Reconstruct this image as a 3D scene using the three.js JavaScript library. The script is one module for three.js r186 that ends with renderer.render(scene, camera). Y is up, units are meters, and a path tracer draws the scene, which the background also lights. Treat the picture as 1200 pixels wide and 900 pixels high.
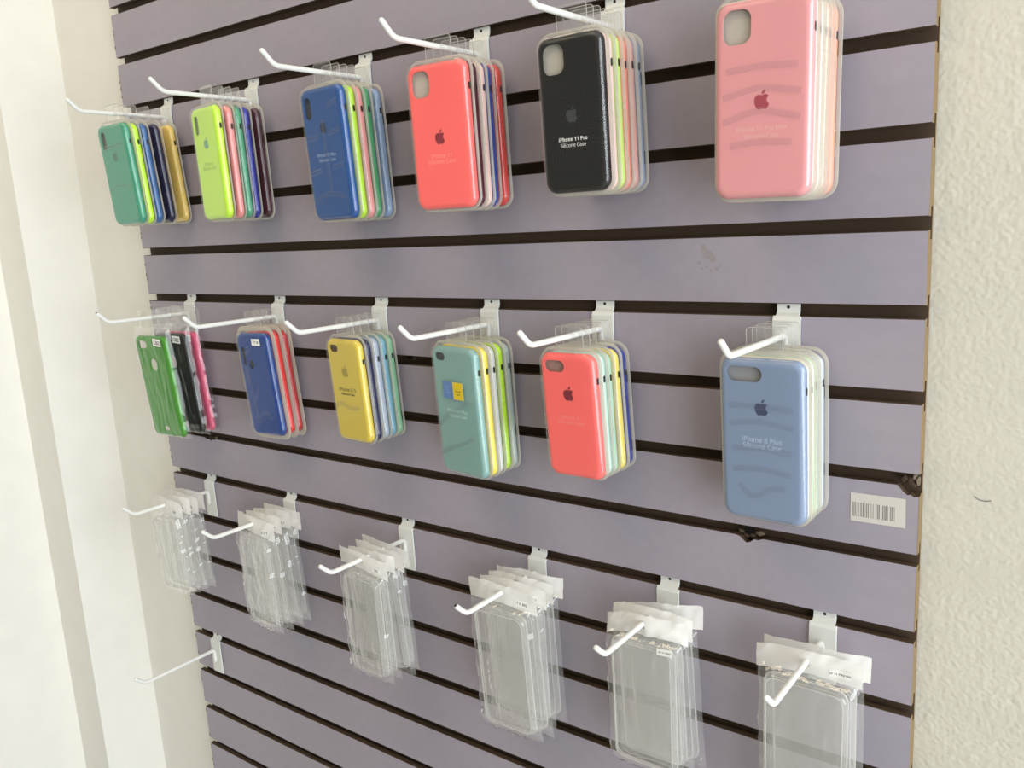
import * as THREE from 'three';
import { mergeGeometries, mergeVertices } from 'three/addons/utils/BufferGeometryUtils.js';
import { RectAreaLightUniformsLib } from 'three/addons/lights/RectAreaLightUniformsLib.js';
import { ImprovedNoise } from 'three/addons/math/ImprovedNoise.js';
import { FontLoader } from 'three/addons/loaders/FontLoader.js';
import { TextGeometry } from 'three/addons/geometries/TextGeometry.js';

// ---------------------------------------------------------------- camera, light, exposure
const scene = new THREE.Scene();
const camera = new THREE.PerspectiveCamera(2 * Math.atan(450 / 1009.6) * 180 / Math.PI, 4 / 3, 0.02, 50);
camera.position.set(1.3795, 1.49992, 0.80669);
camera.rotation.set(-0.193924, 0.650682, -0.057355, 'YXZ');
scene.add(camera);

const renderer = new THREE.WebGLRenderer({ antialias: true });
renderer.toneMapping = THREE.LinearToneMapping;
renderer.toneMappingExposure = 0.88;
renderer.shadowMap.enabled = true;
RectAreaLightUniformsLib.init();

scene.background = new THREE.Color(0.75, 0.86, 1.0);      // overcast sky beyond the shop front

function areaLight(w, h, color, intensity, pos, target) {
  const l = new THREE.RectAreaLight(color, intensity, w, h);
  l.position.set(...pos); l.lookAt(...target); scene.add(l); return l;
}
// daylight through the glazed shop front on the right, and a warm ceiling panel
areaLight(2.7, 2.2, new THREE.Color(0.92, 0.975, 1.0), 6.6, [3.27, 1.3, 1.4], [-1, 1.3, 1.4]);
areaLight(1.1, 0.5, new THREE.Color(1.0, 0.81, 0.56), 6.0, [0.45, 2.735, 0.95], [0.45, 0, 0.95]);

// ---------------------------------------------------------------- helpers
let seed = 7;
const rnd = () => { seed = (seed * 1664525 + 1013904223) >>> 0; return seed / 4294967296; };
const noise = new ImprovedNoise();
const nz = (x, y, z = 0) => noise.noise(x, y, z);
const deg = Math.PI / 180;
const taken = {};
function numbered(name) { const k = taken[name] = (taken[name] ?? -1) + 1; return k ? `${name}_${String(k).padStart(3, '0')}` : name; }
function mesh(name, geometry, material, parent) {
  const m = new THREE.Mesh(geometry, material); m.name = parent ? name : numbered(name);
  m.castShadow = m.receiveShadow = true; (parent ?? scene).add(m); return m;
}
function thing(name, label, category, group) {
  const g = new THREE.Group(); g.name = numbered(name); g.userData = { label, category };
  if (group) g.userData.group = group;
  scene.add(g); return g;
}
function structure(name, geometry, material) { const m = mesh(name, geometry, material); m.userData = { kind: 'structure' }; return m; }
function plain(g) { const o = g.index ? g.toNonIndexed() : g; for (const k of Object.keys(o.attributes)) if (!['position', 'normal', 'uv'].includes(k)) o.deleteAttribute(k); return o; }
const merge = (...gs) => mergeGeometries(gs.flat().map(plain));
function box(x0, x1, y0, y1, z0, z1) {          // uv in metres
  const g = new THREE.BoxGeometry(x1 - x0, y1 - y0, z1 - z0); g.translate((x0 + x1) / 2, (y0 + y1) / 2, (z0 + z1) / 2);
  const p = g.attributes.position, n = g.attributes.normal, uv = g.attributes.uv;
  for (let i = 0; i < p.count; i++) {
    const nx = Math.abs(n.getX(i)), ny = Math.abs(n.getY(i));
    if (nx > .5) uv.setXY(i, p.getZ(i), p.getY(i)); else if (ny > .5) uv.setXY(i, p.getX(i), p.getZ(i)); else uv.setXY(i, p.getX(i), p.getY(i));
  }
  return g;
}
function dataTexture(n, fn, repeat, srgb) {
  const d = new Uint8Array(n * n * 4);
  for (let j = 0; j < n; j++) for (let i = 0; i < n; i++) {
    const c = fn(i / n, j / n); const o = (j * n + i) * 4;
    for (let k = 0; k < 3; k++) d[o + k] = Math.max(0, Math.min(255, Math.round(255 * (c.length ? c[k] : c))));
    d[o + 3] = 255;
  }
  const t = new THREE.DataTexture(d, n, n); t.magFilter = THREE.LinearFilter; t.minFilter = THREE.LinearMipmapLinearFilter; t.generateMipmaps = true;
  t.wrapS = t.wrapT = THREE.RepeatWrapping; t.repeat.set(repeat, repeat);
  if (srgb) t.colorSpace = THREE.SRGBColorSpace;
  t.needsUpdate = true; return t;
}
// noise that tiles over [0,1): mix of shifted copies
function tile(u, v, f, s) {
  const a = nz(u * f, v * f, s), b = nz((u - 1) * f, v * f, s), c = nz(u * f, (v - 1) * f, s), d = nz((u - 1) * f, (v - 1) * f, s);
  const w = (t) => t * t * (3 - 2 * t), x = w(u), y = w(v);
  return (a * (1 - x) + b * x) * (1 - y) + (c * (1 - x) + d * x) * y;
}
const stdMat = (o) => new THREE.MeshStandardMaterial(o);
const phys = (o) => new THREE.MeshPhysicalMaterial(o);

// ---------------------------------------------------------------- materials
const stuccoBump = dataTexture(1024, (u, v) => .5 + .16 * tile(u, v, 34, 1) + .36 * tile(u, v, 70, 2) + .3 * tile(u, v, 130, 5), 2);
const plasterBump = dataTexture(512, (u, v) => .5 + .4 * tile(u, v, 5, 3) + .15 * tile(u, v, 18, 4), 1);
const plasterTone = dataTexture(512, (u, v) => { const t = .97 + .012 * tile(u, v, 4, 6) + .014 * tile(u, v, 23, 8); return [t, t * .995, t * .985]; }, 1, true);
const laminateTone = dataTexture(512, (u, v) => { const t = .97 + .02 * tile(u, v, 6, 11) + .018 * tile(u, v, 40, 12); return [t, t * (.995 + .012 * tile(u, v, 5, 14)), t]; }, 2, true);
const M = {
  stucco: stdMat({ color: '#d0ccc1', roughness: .95, bumpMap: stuccoBump, bumpScale: .001, map: plasterTone }),
  plaster: stdMat({ color: '#e7e6e1', roughness: .75, bumpMap: plasterBump, bumpScale: .0006, map: plasterTone }),
  ceiling: stdMat({ color: '#eceae4', roughness: .95 }),
  floor: stdMat({ color: '#a8a296', roughness: .5 }),
  frontWall: stdMat({ color: '#b9b4aa', roughness: .9 }),
  laminate: stdMat({ color: '#a099a4', roughness: .48, map: laminateTone }),
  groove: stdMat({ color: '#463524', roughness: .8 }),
  fibre: stdMat({ color: '#806a4a', roughness: .9 }),
  torn: stdMat({ color: '#4a3a2d', roughness: .95 }),
  hook: stdMat({ color: '#e0e0dc', roughness: .32 }),
  bracket: stdMat({ color: '#d6d7d3', roughness: .4 }),
  dark: stdMat({ color: '#0d0b0a', roughness: .6 }),
  screw: stdMat({ color: '#16161a', roughness: .35, metalness: .6 }),
  clear: phys({ color: '#ffffff', roughness: .06, transmission: .992, thickness: 0, ior: 1.46 }),
  embossed: phys({ color: '#fafafb', roughness: .1, transmission: .99, thickness: 0, ior: 1.15 }),
  tab: phys({ color: '#ffffff', roughness: .08, transmission: .975, thickness: 0, ior: 1.46 }),
  rim: phys({ color: '#e9e6de', roughness: .2, transmission: .62, thickness: 0, ior: 1.46 }),
  cleanFilm: phys({ color: '#ffffff', roughness: .04, transmission: .985, thickness: 0, ior: 1.5, side: THREE.DoubleSide }),
  film: phys({ color: '#ffffff', roughness: .03, transmission: .955, thickness: 0, ior: 1.56, side: THREE.DoubleSide }),
  softClear: phys({ color: '#f6f6f4', roughness: .12, transmission: .84, thickness: 0, ior: 1.5, side: THREE.DoubleSide }),
  paper: phys({ color: '#f4f2ee', roughness: .75, transmission: .4, thickness: 0, side: THREE.DoubleSide }),
  frosted: phys({ color: '#ddd6ca', roughness: .3, transmission: .4, thickness: 0, ior: 1.46 }),
  thickClear: phys({ color: '#f2f2f0', roughness: .15, transmission: .62, thickness: 0, ior: 1.5, side: THREE.DoubleSide }),
  cutoutSheet: stdMat({ color: '#b9b3a8', roughness: .8 }),  // default painted tone for the added sheet behind camera openings
};
const caseMats = {};
function caseMat(hex, rough = .33) { return caseMats[hex + rough] ??= stdMat({ color: hex, roughness: rough }); }

// ---------------------------------------------------------------- room
const P = .07625, Y0 = 1.86, PW = 1.2187, GH = .154 * P, TH = .017;
const WZ = -TH - .0012, FZ = 5.2;
structure('wall_back', box(-.36, .62, 0, 2.75, -.16, WZ), M.plaster);
structure('wall_back_right', box(.62, 3.46, 0, 2.75, -.16, WZ), M.stucco);
structure('wall_left', merge(box(-.46, -.213, 0, 2.75, WZ, .096), box(-.46, -.312, 0, 2.75, .096, .5)), M.plaster);
// beyond the pier the shop widens to the left
structure('wall_left_return', box(-3.1, -.46, 0, 2.75, .38, .5), M.plaster);
structure('wall_left_far', box(-3.22, -3.1, 0, 2.75, .38, FZ + .12), M.plaster);
structure('wall_front', box(-3.1, 3.46, 0, 2.75, FZ, FZ + .12), M.frontWall);
structure('floor', box(-3.22, 3.46, -.1, 0, -.16, FZ + .12), M.floor);
structure('ceiling', box(-3.22, 3.46, 2.75, 2.87, -.16, FZ + .12), M.ceiling);
structure('wall_right', merge(box(3.34, 3.46, 0, .15, WZ, FZ), box(3.34, 3.46, 2.45, 2.75, WZ, FZ), box(3.34, 3.46, .15, 2.45, WZ, .02), box(3.34, 3.46, .15, 2.45, 2.78, FZ)), M.plaster);
{
  const w = new THREE.Group(); w.name = 'window_1'; w.userData = { kind: 'structure' }; scene.add(w);
  const fm = stdMat({ color: '#d8d8d6', roughness: .4, metalness: .3 });
  for (const [a, b, c, d] of [[.02, 2.78, .15, .2], [.02, 2.78, 2.4, 2.45], [.02, .07, .2, 2.4], [2.73, 2.78, .2, 2.4], [1.375, 1.425, .2, 2.4]]) mesh('window_frame', box(3.38, 3.43, c, d, a, b), fm, w);
  for (const [a, b] of [[.07, 1.375], [1.425, 2.73]]) mesh('window_pane', box(3.402, 3.406, .2, 2.4, a, b), phys({ color: '#ffffff', roughness: 0, transmission: 1, thickness: 0 }), w);
}
{
  const l = thing('ceiling_panel_lamp', 'flat warm white ceiling lamp panel above the display wall', 'lamp');
  mesh('lamp_frame', box(-.12, 1.02, 2.738, 2.75, .68, 1.22), M.hook, l);
  mesh('lamp_diffuser', box(-.1, 1, 2.7365, 2.738, .7, 1.2), stdMat({ color: '#fff4e0', emissive: '#ffdfae', emissiveIntensity: .9 }), l);
}

// ---------------------------------------------------------------- slat wall panel
// prism along x of a profile in (z, y); mats[i] belongs to the edge i -> i+1
function prismX(pts, x0, x1, mats, cap) {
  const pos = [], uv = [], groups = []; const put = (a, b, c) => { for (const q of [a, b, c]) { pos.push(...q); uv.push(q[0], q[1] + q[2]); } };
  const by = {};
  pts.forEach((p, i) => { const q = pts[(i + 1) % pts.length]; (by[mats[i]] ??= []).push([p, q]); });
  for (const [m, edges] of Object.entries(by)) {
    const start = pos.length / 3;
    for (const [p, q] of edges) { const A = [x0, p[1], p[0]], B = [x1, p[1], p[0]], C = [x1, q[1], q[0]], D = [x0, q[1], q[0]]; put(A, B, C); put(A, C, D); }
    groups.push([start, pos.length / 3 - start, +m]);
  }
  const start = pos.length / 3, tris = THREE.ShapeUtils.triangulateShape(pts.map((p) => new THREE.Vector2(p[0], p[1])), []);
  for (const t of tris) { put(...t.map((k) => [x1, pts[k][1], pts[k][0]])); put(...t.map((k) => [x0, pts[k][1], pts[k][0]]).reverse()); }
  groups.push([start, pos.length / 3 - start, cap]);
  const g = new THREE.BufferGeometry();
  g.setAttribute('position', new THREE.Float32BufferAttribute(pos, 3)); g.setAttribute('uv', new THREE.Float32BufferAttribute(uv, 2)); g.computeVertexNormals();
  for (const [s, c, m] of groups) g.addGroup(s, c, m);
  return g;
}
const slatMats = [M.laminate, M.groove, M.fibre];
const panel = thing('slatwall_panel', 'mauve grey laminate slatwall panel with dark brown horizontal grooves', 'display panel');
{
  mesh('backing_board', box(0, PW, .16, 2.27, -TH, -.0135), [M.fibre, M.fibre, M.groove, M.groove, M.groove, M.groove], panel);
  const h = P - GH, t = (P - .028) / 2, e = .0006;
  // origin at the slat's bottom edge
  const prof = [[0, e], [0, h - e], [-e, h], [-.008, h], [-.008, h / 2 + t], [-.0135, h / 2 + t], [-.0135, h / 2 - t], [-.008, h / 2 - t], [-.008, 0], [-e, 0]];
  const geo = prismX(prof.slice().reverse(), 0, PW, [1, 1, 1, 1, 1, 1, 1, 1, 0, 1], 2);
  // edge list is reversed: edge 8 -> the front face
  const damaged = { 9: [[1.2, 0], [1.203, .0028], [1.2055, .006], [1.209, .0085], [1.2115, .0078], [1.2145, .0098], [PW, .009]] };
  for (let i = -4; i <= 22; i++) {
    const y = Y0 - i * P;
    let m;
    if (i === 9 || i === 10) {
      const top = h, s = new THREE.Shape(); s.moveTo(0, 0); s.lineTo(PW, 0);
      if (i === 9) { s.lineTo(PW, top - .009); for (const [x, d] of damaged[9].slice(0, -1).reverse()) s.lineTo(x, top - d); } else {
        s.lineTo(PW, top);
        for (const [x, d] of [[1.0745, 0], [1.069, .0022], [1.065, .0018], [1.0615, .0052], [1.057, .0068], [1.0535, .0045], [1.05, .0012], [1.045, 0], [.142, 0], [.137, .0022], [.131, .0012], [.127, .0048], [.123, .0016], [.116, .0026], [.11, 0]]) s.lineTo(x, top - d);
      }
      s.lineTo(0, top); s.closePath();
      const front = new THREE.ExtrudeGeometry(s, { depth: .008, bevelEnabled: false }); front.translate(0, 0, -.008);
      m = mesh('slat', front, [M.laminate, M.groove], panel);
      const uv = front.attributes.uv, p = front.attributes.position; for (let k = 0; k < uv.count; k++) uv.setXY(k, p.getX(k), p.getY(k) + p.getZ(k));
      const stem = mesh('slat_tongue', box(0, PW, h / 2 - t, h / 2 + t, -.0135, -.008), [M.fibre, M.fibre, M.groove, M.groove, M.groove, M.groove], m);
      mesh('slat_end', box(PW, PW + .0004, 0, h - (i === 9 ? .009 : 0), -.008, 0), M.fibre, m);
    } else m = mesh('slat', geo, slatMats, panel);
    m.position.y = y;
  }
  const chips = [];
  for (let i = -2; i <= 20; i++) for (let q = 0; q < 4; q++) { const y = Y0 - i * P + .004 + rnd() * .056, l = .002 + rnd() * .004; chips.push(box(-.0005, .0007 + rnd() * .0009, y, y + l, -.001, .00015)); }
  mesh('edge_chips', merge(chips), M.groove, panel).userData = { kind: 'stuff' };
  // broken board fibres and screws left in the grooves
  const lump = (x, y, z, r, sx, mat = M.torn) => {
    const g = new THREE.IcosahedronGeometry(1, 1), p = g.attributes.position;
    for (let k = 0; k < p.count; k++) { const q = 1 + .55 * nz(p.getX(k) * 2 + x * 90, p.getY(k) * 2 + y * 70, p.getZ(k) * 2); p.setXYZ(k, p.getX(k) * q * sx, p.getY(k) * q, p.getZ(k) * q * .7); }
    g.computeVertexNormals(); const m = mesh('torn_fibre', g, mat, panel); m.scale.setScalar(r); m.position.set(x, y, z); return m;
  };
  const paleTorn = stdMat({ color: '#6f6252', roughness: .95 });
  for (const [x, y, z, r, sx, pale] of [[1.206, 1.2435, -.007, .0035, 1.2], [1.2105, 1.2425, -.0065, .004, .9], [1.2135, 1.2475, -.006, .005, .5, 1], [1.2165, 1.2425, -.0055, .0045, .45, 1], [1.2125, 1.2395, -.006, .003, 1],
    [1.0495, 1.1645, -.007, .0024, 1.5, 1], [1.0685, 1.1648, -.007, .0026, 1.6, 1], [1.0545, 1.1605, -.0068, .0026, 1.3], [1.061, 1.1612, -.0068, .0024, 1.3],
    [.119, 1.162, -.005, .0026, 1.5], [.128, 1.1605, -.005, .003, 1.2], [.136, 1.1625, -.005, .0026, 1.4, 1], [.602, 1.3225, -.007, .0024, 1.8]]) lump(x, y, z, r, sx, pale ? paleTorn : M.torn);
  const scr = new THREE.CylinderGeometry(.0048, .0042, .004, 20); scr.rotateX(Math.PI / 2);
  for (const [x, y, s] of [[1.0585, 1.1685, 1], [.5965, 1.3262, .85]]) { const m = mesh('screw', scr, M.screw, panel); m.position.set(x, y, -.0035); m.scale.setScalar(s); }
  const blob = (cx, cy, pts) => { const s = new THREE.Shape(); pts.forEach(([x, y], k) => (k ? s.lineTo : s.moveTo).call(s, cx + x / 1000, cy + y / 1000)); const g = new THREE.ShapeGeometry(s); g.translate(0, 0, .0002); return g; };
  const residue = stdMat({ color: '#b0a08c', roughness: .7, transparent: true, opacity: .22 });
  mesh('glue_residue', blob(1.0186, 1.4475, [[-8, 12], [-3, 13], [-1, 7], [3, 6], [7, 2], [8, -4], [4, -6], [1, -2], [-4, -1], [-6, 4]]), residue, panel);
  for (const [x, y, r] of [[1.009, 1.442, 2.4], [1.012, 1.4365, 1.8], [1.0275, 1.436, 2.2], [1.022, 1.434, 1.6], [1.0165, 1.438, 1.5], [1.031, 1.4385, 1.2]])
    mesh('glue_residue', blob(x, y, [[-r, r * .4], [-r * .2, r], [r * .7, r * .5], [r, -r * .4], [r * .1, -r * .9], [-r * .7, -r * .5]]), residue, panel);
}
{ // bar code sticker
  const c = document.createElement('canvas'); c.width = 512; c.height = 288; const x = c.getContext('2d');
  x.fillStyle = '#cdc7c0'; x.fillRect(0, 0, 512, 288); x.fillStyle = '#67605a';
  let at = 18; const pat = [6, 4, 7, 3, 5, 5, 3, 6, 9, 8, 4, 3, 5, 6, 8, 8, 4, 5, 7, 4, 6, 9, 3, 4, 4, 8, 5, 14, 8, 4, 6, 3, 9, 18, 8, 3, 5, 3, 10, 6, 4, 12, 6, 4, 8, 3, 5, 4, 3];
  for (let k = 0; k < pat.length && at < 480; k++) { if (k % 2 === 0) x.fillRect(at, 92, pat[k], 146); at += pat[k] * 1.35; }
  const t = new THREE.CanvasTexture(c); t.colorSpace = THREE.SRGBColorSpace;
  const side = stdMat({ color: '#cdc7c0', roughness: .6 });
  const s = mesh('barcode_sticker', new THREE.BoxGeometry(.0485, .0278, .0003), [side, side, side, side, stdMat({ map: t, roughness: .55 }), side]);
  s.position.set(1.1838, 1.2115, .0002); s.rotation.z = .6 * deg;
  s.userData = { label: 'white paper barcode sticker on the slatwall beside the broken corner', category: 'sticker' };
}
{ // a hair stuck to the plaster
  const h = mesh('hair_strand', new THREE.TubeGeometry(new THREE.CatmullRomCurve3([[1.2605, 1.2312], [1.264, 1.229], [1.269, 1.2281], [1.274, 1.2292]].map(([x, y]) => new THREE.Vector3(x, y, WZ + .0006))), 12, .00022, 5), M.dark);
  h.userData = { label: 'short dark hair strand stuck to the white stucco wall', category: 'hair' };
}

// ---------------------------------------------------------------- hooks
function bracketGeometry() {
  // outline in (z, y) of the bent strip, y = 0 at the groove's upper edge
  const mid = [[-.0045, .002], [-.0045, -.0065], [-.0035, -.0095], [.0005, -.0125], [.0022, -.0155], [.0022, -.0735]];
  const th = .0009, L = [], R = [];
  mid.forEach((p, i) => {
    const a = mid[Math.max(0, i - 1)], b = mid[Math.min(mid.length - 1, i + 1)], dx = b[0] - a[0], dy = b[1] - a[1], l = Math.hypot(dx, dy);
    L.push([p[0] - dy / l * th, p[1] + dx / l * th]); R.push([p[0] + dy / l * th, p[1] - dx / l * th]);
  });
  const full = (n0, n1, w) => {
    const s = new THREE.Shape(); const pts = [...L.slice(n0, n1), ...R.slice(n0, n1).reverse()];
    pts.forEach((p, i) => (i ? s.lineTo(p[0], p[1]) : s.moveTo(p[0], p[1])));
    const g = new THREE.ExtrudeGeometry(s, { depth: w, bevelEnabled: true, bevelSize: .0003, bevelThickness: .0003, bevelSegments: 1 });
    g.rotateY(-Math.PI / 2); g.translate(w / 2, 0, 0); return g;                // (z,y,x) -> world
  };
  return merge(full(0, 4, .0215), full(3, 6, .0262));
}
function armGeometry() {
  const v = (y, z) => new THREE.Vector3(0, y, z), path = new THREE.CurvePath();
  const pts = [v(-.05, .0062), v(-.0295, .0062), v(-.0277, .139), v(-.0135, .1545)], r = [0, .006, .007, 0];
  let from = pts[0];
  for (let i = 1; i < pts.length; i++) {
    const dir = pts[i].clone().sub(pts[i - 1]).normalize();
    const a = pts[i].clone().addScaledVector(dir, -r[i]); path.add(new THREE.LineCurve3(from, a));
    if (i < pts.length - 1) { const d2 = pts[i + 1].clone().sub(pts[i]).normalize(), b = pts[i].clone().addScaledVector(d2, r[i]); path.add(new THREE.QuadraticBezierCurve3(a, pts[i], b)); from = b; }
  }
  const tube = new THREE.TubeGeometry(path, 90, .003, 12), caps = [pts[0], pts[3]].map((p) => new THREE.SphereGeometry(.003, 12, 8).translate(p.x, p.y, p.z));
  return merge(tube, caps);
}
const bracketGeo = bracketGeometry(), armGeo = armGeometry();
const holeGeo = new THREE.CylinderGeometry(.0017, .0017, .0006, 14).rotateX(Math.PI / 2);
const scuffGeo = new THREE.SphereGeometry(.0021, 8, 6).scale(.8, 1, .8);
const HY = -.0285;                                   // arm axis below the groove's upper edge
function hook(x, g, holds, scuffed) {
  const t = thing('display_hook', `white wire slatwall hook ${holds}`, 'hook', 'white slatwall hooks');
  mesh('bracket', bracketGeo, M.bracket, t); mesh('arm', armGeo, M.hook, t);
  const d = mesh('screw_hole', holeGeo, M.dark, t); d.position.set(0, -.0035, -.0036);
  if (scuffed) { const s = mesh('tip_scuff', scuffGeo, M.dark, t); s.position.set(-.0004, -.0118, .1558); }
  t.position.set(x, Y0 - g * P, 0); return t;
}

// ---------------------------------------------------------------- shells with a rounded outline
function outline(w, h, r, n = 7) {
  const pts = []; r = Math.max(r, .0008);
  for (const [cx, cy, a0] of [[w / 2 - r, h / 2 - r, 0], [-w / 2 + r, h / 2 - r, 90], [-w / 2 + r, -h / 2 + r, 180], [w / 2 - r, -h / 2 + r, 270]])
    for (let k = 0; k <= n; k++) { const a = (a0 + 90 * k / n) * deg; pts.push([cx + r * Math.cos(a), cy + r * Math.sin(a)]); }
  return pts;
}
// loops: [inset, z]; holes: closed lists of points in the last loop's plane; holeDepth builds their inner walls
function shell(w, h, r, loops, { cap = true, holes = [], holeDepth = 0, n = 7 } = {}) {
  const pos = [], idx = []; let prev = null, last;
  for (const [ins, z] of loops) {
    const o = outline(w - 2 * ins, h - 2 * ins, r - ins * .8, n), start = pos.length / 3; last = { o, z, start };
    for (const [x, y] of o) pos.push(x, y, z);
    if (prev !== null) for (let k = 0; k < o.length; k++) { const a = prev + k, b = prev + (k + 1) % o.length, c = start + k, d = start + (k + 1) % o.length; idx.push(a, b, d, a, d, c); }
    prev = start;
  }
  if (cap) {
    const shapeHoles = holes.map((H) => H.map((p) => new THREE.Vector2(...p)));
    for (const H of shapeHoles) if (!THREE.ShapeUtils.isClockWise(H)) H.reverse();
    const tris = THREE.ShapeUtils.triangulateShape(last.o.map((p) => new THREE.Vector2(...p)), shapeHoles);
    const hs = pos.length / 3; for (const H of shapeHoles) for (const p of H) pos.push(p.x, p.y, last.z);
    const map = (k) => (k < last.o.length ? last.start + k : hs + k - last.o.length);
    for (const t of tris) idx.push(map(t[0]), map(t[1]), map(t[2]));
    if (holeDepth) for (const H of shapeHoles) {
      const s = pos.length / 3; for (const p of H) pos.push(p.x, p.y, last.z); for (const p of H) pos.push(p.x, p.y, last.z - holeDepth);
      const m = H.length; for (let k = 0; k < m; k++) { const a = s + k, b = s + (k + 1) % m; idx.push(a, a + m, b, b, a + m, b + m); }
    }
  }
  const g = new THREE.BufferGeometry(); g.setAttribute('position', new THREE.Float32BufferAttribute(pos, 3)); g.setIndex(idx);
  g.setAttribute('uv', new THREE.Float32BufferAttribute(new Float32Array(pos.length / 3 * 2).map((_, i) => pos[(i >> 1) * 3 + (i & 1)]), 2));
  g.computeVertexNormals(); return g;
}
const movedOutline = (cx, cy, w, h, r, n = 6) => outline(w, h, r, n).map(([x, y]) => [x + cx, y + cy]);

// ---------------------------------------------------------------- print on the cases
const fonts = { regular: await new FontLoader().loadAsync('fonts/droid/droid_sans_regular.typeface.json'), bold: await new FontLoader().loadAsync('fonts/droid/droid_sans_bold.typeface.json') };
const DEPTH = .00012;
function textGeo(str, width, size, font = 'regular') {
  const g = new TextGeometry(str, { font: fonts[font], size: 1, depth: .05, curveSegments: 3 }); g.computeBoundingBox();
  const b = g.boundingBox, w = b.max.x - b.min.x, s = width ? width / w : size;
  g.translate(-(b.min.x + b.max.x) / 2, 0, 0); g.scale(s, s, DEPTH / .05); g.userData = { size: s }; return g;
}
const emblemGeo = (() => {
  const parse = (start, rel) => { const s = new THREE.Shape(); let [x, y] = start; s.moveTo(x, -y); for (const c of rel) { s.bezierCurveTo(x + c[0], -(y + c[1]), x + c[2], -(y + c[3]), x + c[4], -(y + c[5])); x += c[4]; y += c[5]; } return s; };
  const body = parse([12.152, 6.896], [[-.948, 0, -2.415, -1.078, -3.96, -1.04], [-2.04, .027, -3.91, 1.183, -4.961, 3.014], [-2.117, 3.675, -.546, 9.103, 1.519, 12.09], [1.013, 1.454, 2.208, 3.09, 3.792, 3.039], [1.52, -.065, 2.09, -.987, 3.935, -.987], [1.831, 0, 2.35, .987, 3.96, .948], [1.637, -.026, 2.676, -1.48, 3.676, -2.948], [1.156, -1.688, 1.636, -3.325, 1.662, -3.415], [-.039, -.013, -3.182, -1.221, -3.22, -4.857], [-.026, -3.04, 2.48, -4.494, 2.597, -4.559], [-1.429, -2.09, -3.623, -2.324, -4.39, -2.376], [-2, -.156, -3.675, 1.09, -4.61, 1.09]]);
  const leaf = parse([15.53, 3.83], [[.843, -1.012, 1.4, -2.427, 1.245, -3.83], [-1.207, .052, -2.662, .805, -3.532, 1.818], [-.78, .896, -1.454, 2.338, -1.273, 3.714], [1.338, .104, 2.715, -.688, 3.559, -1.701]]);
  const g = new THREE.ExtrudeGeometry([body, leaf], { depth: .2, bevelEnabled: false, curveSegments: 5 }); g.translate(-12, 12, 0); g.scale(1 / 24, 1 / 24, DEPTH / .2); return g;
})();
function canvasTexture(w, h, draw) { const c = document.createElement('canvas'); c.width = w; c.height = h; draw(c.getContext('2d'), w, h); const t = new THREE.CanvasTexture(c); t.colorSpace = THREE.SRGBColorSpace; return t; }
function tagMaterial(text, bold = true, ink = '#15130f', bg = '#f2f0ec') {
  return stdMat({ roughness: .6, map: canvasTexture(256, 128, (x, w, h) => { x.fillStyle = bg; x.fillRect(0, 0, w, h); x.fillStyle = ink; x.font = `${bold ? 'bold ' : ''}${text.length > 7 ? 44 : text.length > 4 ? 68 : 96}px sans-serif`; x.textAlign = 'center'; x.textBaseline = 'middle'; x.fillText(text, w / 2, h / 2 + 4, w - 18); }) });
}
function tagMesh(name, parent, w, h, mat) { const side = M.paper; return mesh(name, new THREE.BoxGeometry(w, h, .0003), [side, side, side, side, mat, side], parent); }

// ---------------------------------------------------------------- blister packed cases
const CUT = {                                   // camera openings: centre from the top left corner, size, radius
  tall: [.0145, .0225, .0132, .026, .0063], square: [.019, .0205, .0245, .0275, .0085], small: [.0162, .0118, .0175, .0095, .0047], pill: [.0192, .0132, .025, .0125, .0062], wide: [.0238, .0142, .034, .0145, .0072], slim: [.0122, .034, .009, .028, .004],
};
const CD = .0098;                               // depth of a case
const geoCache = {};
function caseGeo(w, h, cut, r = .0115, round) {
  return geoCache[`case${w}${h}${cut}${round}`] ??= (() => {
    const holes = []; const c = CUT[cut];
    if (c) holes.push(movedOutline(-w / 2 + c[0], h / 2 - c[1], c[2], c[3], c[4]));
    if (round) for (const q of round) holes.push(movedOutline(q[0], q[1], q[2], q[3], Math.min(q[2], q[3]) / 2 - .0001));
    return shell(w, h, r, [[.0026, .0018], [.0011, .0016], [.0003, .0024], [0, .0038], [.0002, .0053], [.0009, .0069], [.002, .0083], [.0035, .0092], [.005, .0097], [.0064, CD]], { holes, holeDepth: .0022 });
  })();
}
const DOME = .0118;
const domeGeo = (w, h) => geoCache[`dome${w.toFixed(4)}${h.toFixed(4)}`] ??= shell(w, h, .0145, [[.0026, .0015], [.0027, .0055], [.0032, .0082], [.0044, .0101], [.0062, .0113], [.0085, DOME]]);
const flangeGeo = (w, h, wide) => geoCache[`flange${w}${h}${wide}`] ??= shell(w, h, .0155, [[.0032 + (wide || 0), .0014], [.0026 + (wide || 0), .0014], [.0004, .0014], [0, .0007], [.0004, 0], [.0032 + (wide || 0), 0]], { cap: false });
const tabGeo = (() => {
  const s = new THREE.Shape(); const w = .017, hh = .022, r = .005;
  s.moveTo(-w, 0); s.lineTo(w, 0); s.lineTo(w, hh - r); s.quadraticCurveTo(w, hh, w - r, hh); s.lineTo(-w + r, hh); s.quadraticCurveTo(-w, hh, -w, hh - r); s.closePath();
  const hole = new THREE.Path(); hole.absarc(0, .0085, .0046, 0, Math.PI * 2, true); s.holes.push(hole);
  return new THREE.ExtrudeGeometry(s, { depth: .0004, bevelEnabled: false, curveSegments: 8 });
})();
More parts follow.
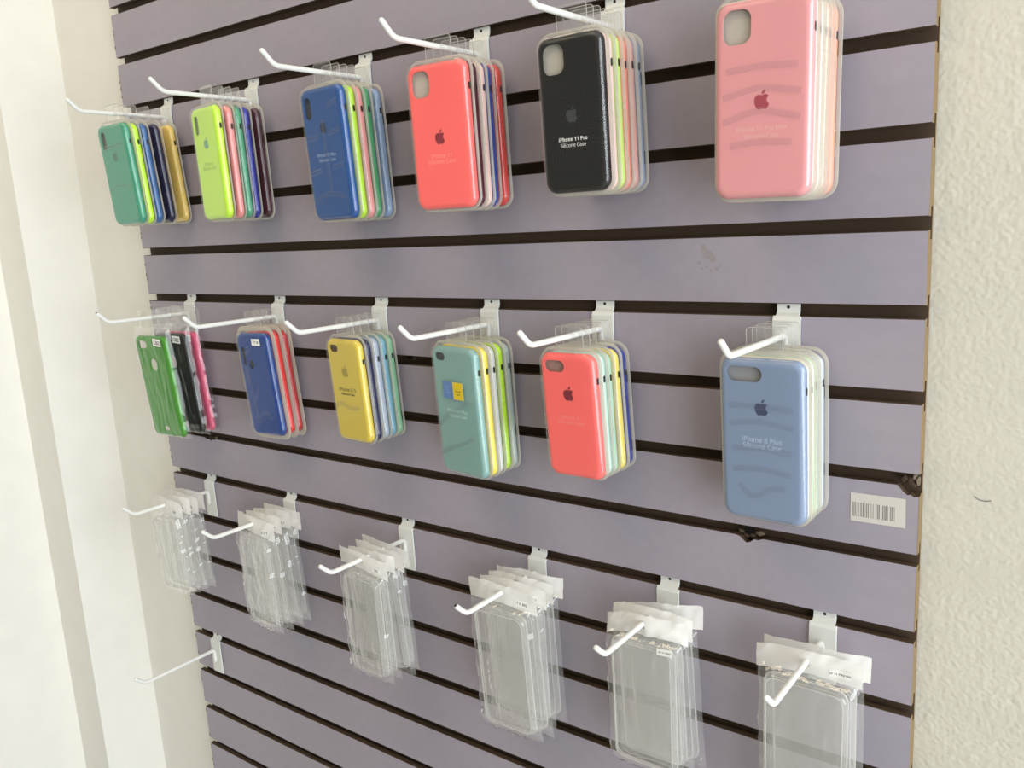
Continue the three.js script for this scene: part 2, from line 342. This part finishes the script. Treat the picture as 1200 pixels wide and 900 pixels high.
const tabEdgeGeo = (() => {
  const w = .017, h = .022, r = .004, P3 = (x, y) => new THREE.Vector3(x, y, .0002), c = new THREE.CurvePath();
  c.add(new THREE.LineCurve3(P3(-w, 0), P3(-w, h - r))); c.add(new THREE.QuadraticBezierCurve3(P3(-w, h - r), P3(-w, h), P3(-w + r, h))); c.add(new THREE.LineCurve3(P3(-w + r, h), P3(w - r, h)));
  c.add(new THREE.QuadraticBezierCurve3(P3(w - r, h), P3(w, h), P3(w, h - r))); c.add(new THREE.LineCurve3(P3(w, h - r), P3(w, 0)));
  return new THREE.TubeGeometry(c, 36, .00035, 5);
})();
const switchGeo = new THREE.CapsuleGeometry(.0016, .0042, 4, 10).scale(.35, 1, 1);
function ribGeo(pts, r = .0026) {
  const c = new THREE.CatmullRomCurve3(pts.map(([x, y]) => new THREE.Vector3(x / 1000, y / 1000, 0)));
  return new THREE.TubeGeometry(c, 20, r, 8).scale(1, 1, .07);
}
const phoneDark = new THREE.Color('#000');
function darker(hex, k) { const c = new THREE.Color(hex); c.multiplyScalar(k); return '#' + c.getHexString(); }

// one blister pack; origin where the hook carries it, on the plane of the flange
function pack(o, label, category, group) {
  const t = thing('phone_case_pack', label, category, group), { W, H, top } = o;
  const cw = W - (o.margin ?? .0068), ch = H - (o.marginY ?? .0085), cy = -top - H / 2 - .0012;
  mesh('blister_shell', domeGeo(W - 2 * (o.wide ?? 0), H - 2 * (o.wide ?? 0)), M.clear, t).position.y = -top - H / 2;
  mesh('blister_flange', flangeGeo(W, H, o.wide), o.wide ? M.frosted : M.rim, t).position.y = -top - H / 2;
  const tab = mesh('hang_tab', tabGeo, M.tab, t); tab.position.y = -top - .0002; mesh('tab_edge', tabEdgeGeo, M.rim, tab);
  const c = mesh('phone_case', caseGeo(cw, ch, o.cut, .0115, o.round), caseMat(o.color, o.rough), t); c.position.y = cy;
  mesh('cutout_tone_sheet', new THREE.BoxGeometry(cw - .006, ch - .006, .0006), o.cutoutTone ? caseMat(o.cutoutTone, .8) : M.cutoutSheet, t).position.set(0, cy, .0045);  // added sheet; the shade seen through the camera opening is painted into its colour
  if (!o.noSwitch) { const s = mesh('switch_opening', switchGeo, M.dark, c); s.position.set(cw / 2 - .0001, ch / 2 - .0275, .0046); }
  if (o.emblem) { const e = mesh('emblem', emblemGeo, caseMat(o.emblem, .35), c); const s = .0155; e.scale.set(s, s, 1); e.position.set(0, ch / 2 - ch * (o.emblemAt ?? .3), CD); }
  if (o.text) {
    const m = caseMat(o.ink, .5), g1 = textGeo(o.text[0], cw * (o.textWidth ?? .45), 0, o.bold ? 'bold' : 'regular'); const l1 = mesh('lettering', g1, m, c); l1.position.set(0, ch / 2 - ch * o.textAt, CD);
    if (o.text[1]) { const l2 = mesh('lettering', textGeo(o.text[1], 0, g1.userData.size * (o.second ?? 1), o.bold2 ? 'bold' : 'regular'), m, c); l2.position.set(0, ch / 2 - ch * (o.textAt + .038), CD); }
  }
  for (const r of o.ribs ?? []) mesh('embossed_rib', ribGeo(r), M.embossed, t).position.set(0, -top - H / 2, DOME - .0001);
  if (o.sticker) o.sticker(t, cw, ch, cy);
  return t;
}
const ORD = ['', 'second', 'third', 'fourth', 'fifth', 'sixth'];
function stack(s) {
  hook(s.x, s.g, `carrying the stack led by ${s.lead}`, s.scuffed);
  const hy = Y0 - s.g * P + HY - .0004;
  s.colors.forEach(([name, hex], i) => {
    const front = i === 0;
    const label = front ? s.label : `${name} phone case blister, ${ORD[i]} in stack behind ${s.lead}`;
    const o = front ? { ...s, color: hex } : { W: s.W, H: s.H, top: s.top, cut: s.cut, color: hex, margin: s.margin, marginY: s.marginY, wide: s.wide, rough: s.rough, noSwitch: s.noSwitch };
    const t = pack(o, label, 'phone case', s.group);
    t.position.set(s.x + (front ? 0 : (rnd() - .5) * .0016), hy - (front ? 0 : rnd() * .0008), s.z[i]);
    const f = i / Math.max(1, s.colors.length - 1), j = front ? 0 : 1;
    t.rotation.set(s.rot[0] * deg, (s.rot[1] * (1 - .55 * f) + j * (rnd() - .5) * .4) * deg, (s.rot[2] + j * (rnd() - .5) * .8) * deg, 'YXZ');
  });
}
const SC = 'Silicone Case';
const wave = (y, a, w = 26, b = 0) => [[-w, y - a], [-w / 2, y + a * .3 + b], [0, y + a], [w / 2, y + a * .2], [w, y - a * .8]];
const top1 = 'blister packs in the upper hook row', mid2 = 'blister packs in the middle hook row';
stack({ x: .123, g: 2, W: .0802, H: .1543, top: .0093, z: [.090, .0765, .0625, .0415, .0165], rot: [3.8, 2.9, .5], cut: 'tall', cutoutTone: '#5c665c', lead: 'the teal green case', group: top1,
  label: 'teal green phone case with tall camera slot, frontmost blister pack by the wall corner', emblem: '#35705c', emblemAt: .31,
  ribs: [[[-30, 37], [-10, 40], [10, 41], [26, 42]], [[-30, -24], [-12, -17], [6, -16], [24, -20]]],
  colors: [['', '#42987a'], ['lime yellow', '#c3f02a'], ['denim blue', '#34639f'], ['midnight navy', '#17163f'], ['golden yellow', '#e2c368']] });
stack({ x: .336, g: 2, W: .0797, H: .1569, top: .0087, z: [.0755, .0585, .0457, .0329, .0145], rot: [.9, -7.7, .4], cut: 'tall', cutoutTone: '#8a9c63', lead: 'the neon lime case', group: top1,
  label: 'neon lime phone case with tall camera slot, frontmost of its blister stack', emblem: '#5f9b78', emblemAt: .315, text: ['iPhone X', SC], textAt: .515, ink: '#93b04c', textWidth: .34,
  colors: [['', '#c0ee3c'], ['salmon pink', '#e08d8b'], ['sea green', '#4a9a74'], ['royal blue', '#1b2796'], ['dark maroon', '#401423']] });
stack({ x: .561, g: 2, W: .0868, H: .1646, top: .0111, z: [.069, .0562, .0442, .0315, .0125], rot: [2.4, -3.9, .3], cut: 'tall', cutoutTone: '#383f48', lead: 'the cobalt blue case', group: top1,
  label: 'cobalt blue phone case with tall camera slot, frontmost of its blister stack', emblem: '#16284e', emblemAt: .29, text: ['iPhone XS Max', SC], textAt: .515, ink: '#93a8c8', textWidth: .46,
  ribs: [[[1, 40], [2, 10], [3, -30], [3, -48]], [[-34, 20], [-22, 19], [-10, 20]], [[10, 22], [20, 24], [32, 26]], [[-33, -22], [-22, -21], [-10, -19]], [[12, -17], [22, -16], [32, -15]], [[-30, -56], [-14, -50], [0, -47], [16, -49], [30, -54]], [[14, 52], [22, 56], [32, 58]]],
  colors: [['', '#184e90'], ['lime yellow', '#b4df33'], ['rose pink', '#e29593'], ['grass green', '#489a63'], ['powder blue', '#8398b8']] });
stack({ x: .748, g: 2, W: .0865, H: .1607, top: .0107, z: [.073, .0602, .0474, .0346, .017], rot: [1.5, 3.9, 0], cut: 'square', lead: 'the square-hole coral case', group: top1,
  label: 'coral phone case with rounded square camera opening, frontmost of its blister stack', emblem: '#8c2f3c', emblemAt: .5, text: ['iPhone 11', SC], textAt: .645, ink: '#ff9a90', textWidth: .34,
  colors: [['', '#ff6e6a'], ['dark plum', '#4a1026'], ['blush pink', '#ecc9c2'], ['navy blue', '#26469c'], ['brick red', '#cc4038']] });
stack({ x: .92, g: 2, W: .08, H: .1532, top: .0109, z: [.079, .0662, .0532, .0402, .0272, .0142], rot: [1.9, -.1, .1], cut: 'square', lead: 'the black case', group: top1,
  label: 'black phone case with white lettering, frontmost of its blister stack', emblem: '#3a3d40', emblemAt: .495, text: ['iPhone 11 Pro', SC], textAt: .665, ink: '#e4e4e2', textWidth: .44, bold: true,
  colors: [['', '#0b0c0e'], ['blush pink', '#efccc6'], ['pale lime', '#c9e47c'], ['salmon orange', '#f79580'], ['dusty rose', '#d9a39c'], ['slate grey', '#8d9cb4']] });
stack({ x: 1.108, g: 2, W: .0885, H: .167, top: .0128, z: [.0785, .065, .051, .0375, .022], rot: [.5, 1.3, -1.1], cut: 'square', lead: 'the large pink case', group: top1,
  label: 'large pink phone case with dark rose emblem, frontmost of its blister stack', emblem: '#a54450', emblemAt: .5, text: ['iPhone 11 Pro Max', SC], textAt: .655, ink: '#e7b4b2', textWidth: .52,
  ribs: [wave(24, 1, 30), wave(5, 3, 33), wave(-14, 4, 33), wave(-36, 1, 26)],
  colors: [['', '#e0989b'], ['pale rose', '#efd2cc'], ['cream white', '#e6dfd2'], ['pale peach', '#f7b79f'], ['deep peach', '#fb9f80']] });

stack({ x: .342, g: 6, W: .0841, H: .1684, top: .0095, z: [.047, .033, .0175], rot: [3.3, .5, 1.7], cut: 'slim', margin: .0125, marginY: .0155, wide: .0032, rough: .28, noSwitch: true, cutoutTone: '#3f4449', lead: 'the glossy blue stickered case', group: mid2,
  round: [[-.009, .031, .0125, .0125]], scuffed: false,
  label: 'glossy dark blue phone case with small white sticker, frontmost of its blister stack',
  ribs: [[[-34, 60], [-24, 44], [-18, 10], [-14, -40], [-14, -64]], [[-22, 45], [-12, 47], [-4, 51]], [[-18, 20], [-10, 30], [-4, 36]], [[-10, -22], [-4, -12], [2, -2]], [[-10, -52], [-2, -44], [8, -42], [22, -52]]],
  sticker: (t, cw, ch, cy) => tagMesh('size_sticker', t, .0185, .0098, tagMaterial('Y7 18')).position.set(.0125, cy + ch / 2 - .0125, DOME + .0003),
  colors: [['', '#143f88'], ['bright red', '#ee2f2a'], ['deep red', '#c02127']] });
stack({ x: .553, g: 6, W: .0747, H: .1438, top: .0113, z: [.0645, .052, .039, .0265, .014], rot: [3.2, -4.8, .1], cut: 'small', cutoutTone: '#75604c', lead: 'the mustard yellow case', group: mid2,
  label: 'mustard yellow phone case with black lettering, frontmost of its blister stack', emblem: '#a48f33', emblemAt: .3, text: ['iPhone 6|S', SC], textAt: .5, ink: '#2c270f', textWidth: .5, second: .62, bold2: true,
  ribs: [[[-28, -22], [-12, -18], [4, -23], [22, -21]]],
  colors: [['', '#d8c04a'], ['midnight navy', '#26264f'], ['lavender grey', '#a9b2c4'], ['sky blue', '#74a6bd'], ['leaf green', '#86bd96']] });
stack({ x: .739, g: 6, W: .0833, H: .163, top: .0125, z: [.0655, .0518, .0387, .0256, .0125], rot: [2.8, -8.6, -.5], cut: 'small', cutoutTone: '#595d5b', lead: 'the pale aqua case', group: mid2,
  label: 'pale aqua phone case with blue and yellow sticker, frontmost of its blister stack', text: ['iPhone 6S Plus', SC], textAt: .5, ink: '#b3d2ce', textWidth: .46,
  ribs: [[[-34, -22], [-22, -10], [0, 2], [26, 16]], [[-34, -54], [-16, -46], [6, -38], [26, -28]]],
  sticker: (t, cw, ch, cy) => tagMesh('label_sticker', t, .034, .0205, stdMat({ roughness: .5, map: canvasTexture(512, 308, (x) => {
    x.fillStyle = '#5c7fb4'; x.fillRect(0, 0, 256, 308); x.fillStyle = '#e0c21d'; x.fillRect(256, 0, 256, 308);
    x.fillStyle = '#8fabd0'; x.font = '34px sans-serif'; for (const [a, b, s] of [[50, 110, 'iPhone'], [66, 160, 'Case'], [60, 210, '6S Plus']]) x.fillText(s, a, b);
    x.fillStyle = '#3a3210'; x.font = 'bold 40px sans-serif'; x.textAlign = 'center'; x.fillText('Silicone', 384, 170); x.fillText('Case', 384, 226);
  }) })).position.set(-.0012, cy + ch / 2 - ch * .325, DOME + .0003),
  colors: [['', '#83aaa5'], ['butter yellow', '#f0dc55'], ['pearl grey', '#d5d6d6'], ['acid lime', '#b7e02e'], ['misty grey', '#a9b6b1']] });
stack({ x: .896, g: 6, W: .0757, H: .1432, top: .0112, z: [.0705, .0565, .0435, .0305, .0145], rot: [3.8, -1.9, .3], cut: 'pill', cutoutTone: '#a58a80', lead: 'the pill-hole coral case', group: mid2,
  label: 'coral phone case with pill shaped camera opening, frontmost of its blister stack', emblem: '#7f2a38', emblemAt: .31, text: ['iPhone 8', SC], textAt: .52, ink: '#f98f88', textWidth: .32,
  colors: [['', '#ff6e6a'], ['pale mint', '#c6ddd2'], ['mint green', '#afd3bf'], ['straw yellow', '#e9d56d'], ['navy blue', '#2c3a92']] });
stack({ x: 1.098, g: 6, W: .0867, H: .165, top: .0076, z: [.059, .0455, .032, .0145], rot: [3.5, -1.1, -.5], cut: 'wide', cutoutTone: '#98979a', lead: 'the large slate blue case', group: mid2,
  label: 'large slate blue phone case with wide camera opening, frontmost of its blister stack', emblem: '#3d4868', emblemAt: .285, text: ['iPhone 8 Plus', SC], textAt: .5, ink: '#b4c3da', textWidth: .47,
  ribs: [wave(33, .8, 30), wave(17, 2.2, 30), wave(-8, 1, 28), wave(-28, 1.6, 28), [[-22, -44], [-8, -54], [8, -46], [22, -42]]],
  colors: [['', '#8091ad'], ['cream white', '#e8e3d2'], ['pale mint', '#c8e6c3'], ['silver grey', '#bcc2ca']] });

// ---------------------------------------------------------------- bagged cases
// a crumpled sleeve of film round a case; y = 0 at its upper end
function bagGeo(w, h, d, s, rough = 1) {
  const nx = 34, ny = 44, pos = [], idx = [], ridge = (t) => 1 - Math.min(1, Math.abs(t) * 7);
  for (const side of [1, -1]) {
    const st = pos.length / 3;
    for (let j = 0; j <= ny; j++) for (let i = 0; i <= nx; i++) {
      const u = i / nx * 2 - 1, v = j / ny, bulge = Math.pow(Math.max(0, 1 - Math.pow(Math.abs(u), 9)), .5) * Math.pow(Math.max(0, 1 - Math.pow(Math.abs(v * 2 - 1), 14)), .5);
      const edge = i === 0 || i === nx || j === 0 || j === ny;
      const rimNear = Math.max(Math.pow(Math.abs(u), 5), Math.pow(Math.abs(v * 2 - 1), 7));
      const cr = edge ? 0 : (.0014 * nz(u * 2.5 + s, v * 4, side * 3 + s) + .0015 * ridge(nz(u * 4.5 + v * .8 + s * 2, v * 1.3, s)) + .0013 * ridge(nz(u * 3.2 - v * 1.6 + s, v * 2.1, s + 5)) + .0026 * rimNear * nz(u * 10 + s, v * 22, s + side)) * rough;
      const wob = .0016 * nz(v * 9, s * 3, 4) * Math.sign(u) * Math.pow(Math.abs(u), 3);
      pos.push(u * w / 2 + wob, -v * h + .002 * nz(u * 6, s, 9) * v * v, (side > 0 ? d * bulge + .0004 : -.0004) + cr * (side > 0 ? 1 : .3));
    }
    for (let j = 0; j < ny; j++) for (let i = 0; i < nx; i++) { const a = st + j * (nx + 1) + i, b = a + 1, c = a + nx + 1, e = c + 1; side > 0 ? idx.push(a, c, b, b, c, e) : idx.push(a, b, c, b, e, c); }
  }
  const g = new THREE.BufferGeometry(); g.setAttribute('position', new THREE.Float32BufferAttribute(pos, 3)); g.setIndex(idx); g.computeVertexNormals(); return g;
}
// a limp strip, pierced by the hook at its origin; bend curls its ends
const flapZ = (u, v, s, bend) => bend * (-.006 * u * u + .004 * nz(u * 1.3 + s, v * .8, s) + .0006 * nz(u * 5 + s, v * 3, 7) + .0014 * (1 - Math.min(1, Math.abs(nz(u * 2.6 + v * .9 + s, v * .6, s * 2)) * 4))) * (1 - .2 * v);
function flapGeo(w, up, down, s, bend = 1, tilt = 0) {
  const nx = 26, ny = 8, pos = [], uv = [], idx = [];
  for (let j = 0; j <= ny; j++) for (let i = 0; i <= nx; i++) {
    const u = i / nx * 2 - 1, v = j / ny, x = u * w / 2, y = up - v * (up + down);
    pos.push(x * (1 - .03 * Math.abs(bend) * u * u), y + x * Math.tan(tilt) - bend * .0055 * u * u + .0012 * nz(u * 3, s, v), flapZ(u, v, s, bend)); uv.push((u + 1) / 2, 1 - v);
  }
  for (let j = 0; j < ny; j++) for (let i = 0; i < nx; i++) {
    const cx = ((i + .5) / nx * 2 - 1) * w / 2, cy = up - (j + .5) / ny * (up + down);
    if (Math.hypot(cx, cy) < .0042) continue;                                // the punched hole
    const a = j * (nx + 1) + i, b = a + 1, c = a + nx + 1, e = c + 1; idx.push(a, c, b, b, c, e);
  }
  const g = new THREE.BufferGeometry(); g.setAttribute('position', new THREE.Float32BufferAttribute(pos, 3)); g.setAttribute('uv', new THREE.Float32BufferAttribute(uv, 2)); g.setIndex(idx); g.computeVertexNormals(); return g;
}
// coloured cases in clear bags on the hook beside the corner
{
  hook(.118, 6, 'carrying the bagged green, black and pink cases', true);
  const hy = Y0 - 6 * P + HY - .001, tag = tagMaterial('CM2');
  [['grass green', '#3a8a17', .0725, 4.6, 3], ['matt black', '#0c0d0f', .0395, 4.2, 3], ['rose pink', '#d05578', .0195, 3.6, 2]].forEach(([n, hex, z, tilt, yaw], i) => {
    const t = thing('bagged_phone_case', `${n} phone case with round back opening in a loose clear bag`, 'phone case', 'bagged cases beside the wall corner');
    mesh('bag_sleeve', bagGeo(.0885, .182, .0112, i * 3.7 + 1, .6), M.cleanFilm, t).position.y = -.014;
    mesh('bag_flap', flapGeo(.086, .014, .016, i * 2.3 + .7, .9), M.softClear, t);
    const w = .08, h = .165, c = mesh('phone_case', caseGeo(w, h, 'pill', .0105, [[0, .037, .0175, .0205], [-.002, -.069, .015, .008]]), caseMat(hex, .35), t); c.position.set(0, -.0275 - h / 2, .0005);
    const s = tagMesh('size_sticker', t, .0195, .0115, tag); s.position.set(.024, -.036, .0135); s.rotation.z = -.08;
    t.position.set(.118 + (i - 1) * .001, hy, z); t.rotation.set(tilt * deg, yaw * deg, (i ? .6 : .2) * deg, 'YXZ');
  });
}
// clear cases in white headed cellophane
const low3 = 'clear cellophane bagged cases in the lower hook row';
function clearStack(s) {
  hook(s.x, 10, `carrying ${s.desc}`, s.scuffed);
  const hy = Y0 - 10 * P + HY - .001, tag = tagMaterial(s.tag, true, '#1a1816', '#e8e6e2');
  s.z.forEach((z, i) => {
    const last = s.z.length - 1, place = i === 0 ? 'frontmost' : i === last ? 'rearmost' : ORD[i];
    const t = thing('bagged_clear_case', `clear phone case in cellophane, ${place} of ${s.desc}`, 'phone case', low3);
    const k = s.x * 31 + i * 5.3, mid = -.02 - s.h / 2;
    mesh('bag_sleeve', bagGeo(s.w + .014, s.h + .015, .0088, k, 1.1), M.film, t).position.y = -.013;
    mesh('clear_case', geoCache[`clear${s.w}${s.h}`] ??= shell(s.w, s.h, .011, [[.0016, .0006], [.0002, .001], [0, .0036], [.0006, .006], [.002, .0076], [.0036, .0082]], { n: 6 }), M.softClear, t).position.set(0, mid, .0002);
    mesh('case_lip', geoCache[`lip${s.w}${s.h}`] ??= shell(s.w - .0072, s.h - .0072, .009, [[.0009, .0081], [.0003, .0085], [-.0003, .0085], [-.0009, .0081]], { cap: false, n: 6 }), M.thickClear, t).position.set(0, mid, .0002);
    mesh('case_edge', geoCache[`edge${s.w}${s.h}`] ??= shell(s.w, s.h, .011, [[.0012, .0002], [-.0002, .0004], [-.0002, .0013], [.0012, .0015]], { cap: false, n: 6 }), M.thickClear, t).position.set(0, mid, .0002);
    const fl = s.flaps?.[i] ?? {}, bend = fl.bend ?? .6 + rnd() * .6, tilt = (fl.tilt ?? (rnd() - .5) * 12) * deg, w = s.w + .025, up = (s.up ?? .0105) + .002 * rnd(), down = .0125;
    const head = mesh('bag_header', flapGeo(w, up, down, k, bend, tilt), M.paper, t);
    if (i < (s.tags ?? 3)) {
      const tw = s.tagW ?? .015, g = new THREE.PlaneGeometry(tw, .0078, 8, 2), p = g.attributes.position, cx = w * .3, cy = -.006;
      for (let q = 0; q < p.count; q++) { const x = cx + p.getX(q), y = cy + p.getY(q); p.setXYZ(q, x, y + x * Math.tan(tilt), s.tagFlat ? p.getZ(q) : flapZ(x / (w / 2), (up - y) / (up + down), k, bend) + .0005); }
      g.computeVertexNormals();
      if (s.tagFlat) { g.translate(0, -.0165, .0112); mesh('size_sticker', g, tag, t); } else mesh('printed_tag', g, tag, head);
    }
    t.position.set(s.x + (rnd() - .5) * .004, hy, z);
    t.rotation.set((2.6 + rnd() * .8) * deg, (s.yaw + (rnd() - .5) * 2) * deg, ((rnd() - .5) * 3.4) * deg, 'YXZ');
  });
}
const zs = (a, b, n) => Array.from({ length: n }, (_, i) => a + (b - a) * i / (n - 1));
clearStack({ x: .109, w: .062, h: .124, z: zs(.088, .046, 4), yaw: 1, up: .0145, tag: '5G', desc: 'the small clear bunch by the wall corner' });
clearStack({ x: .319, w: .067, h: .142, z: zs(.072, .024, 4), yaw: -2, up: .0135, tag: 'XS 1', desc: 'the clear bunch below the glossy blue case' });
clearStack({ x: .568, w: .066, h: .142, z: zs(.089, .046, 4), yaw: -2, tag: '7G', tags: 2, flaps: [{ tilt: -5 }, { tilt: 3 }], desc: 'the clear bunch with size seven tags' });
clearStack({ x: .79, w: .074, h: .156, z: zs(.078, .027, 4), yaw: 1, tag: '7 G MG', tagW: .016, flaps: [{ tilt: -4 }, { tilt: -1 }, { tilt: 2 }, { tilt: 0 }], desc: 'the long clear bunch below the aqua case', scuffed: true });
clearStack({ x: .967, w: .075, h: .15, z: zs(.06, .028, 3), yaw: 0, tag: 'IP 11 PRO', tags: 1, tagFlat: true, tagW: .018, flaps: [{ tilt: 5, bend: 1.6 }, { tilt: 1, bend: 1.5 }, { tilt: 8, bend: 1.2 }], desc: 'the clear bunch with crumpled white tops' });
clearStack({ x: 1.136, w: .081, h: .162, z: zs(.05, .034, 2), yaw: 0, tag: 'IP 11 PRO MG', tags: 2, tagW: .021, flaps: [{ tilt: 4, bend: 1.1 }, { tilt: 1, bend: 1 }], desc: 'the large clear bunch below the slate case' });
hook(.064, 14, 'hanging empty beside the wall corner, below the clear bags');

scene.traverse((o) => { if (o.isMesh) o.castShadow = o.receiveShadow = true; });
renderer.render(scene, camera);
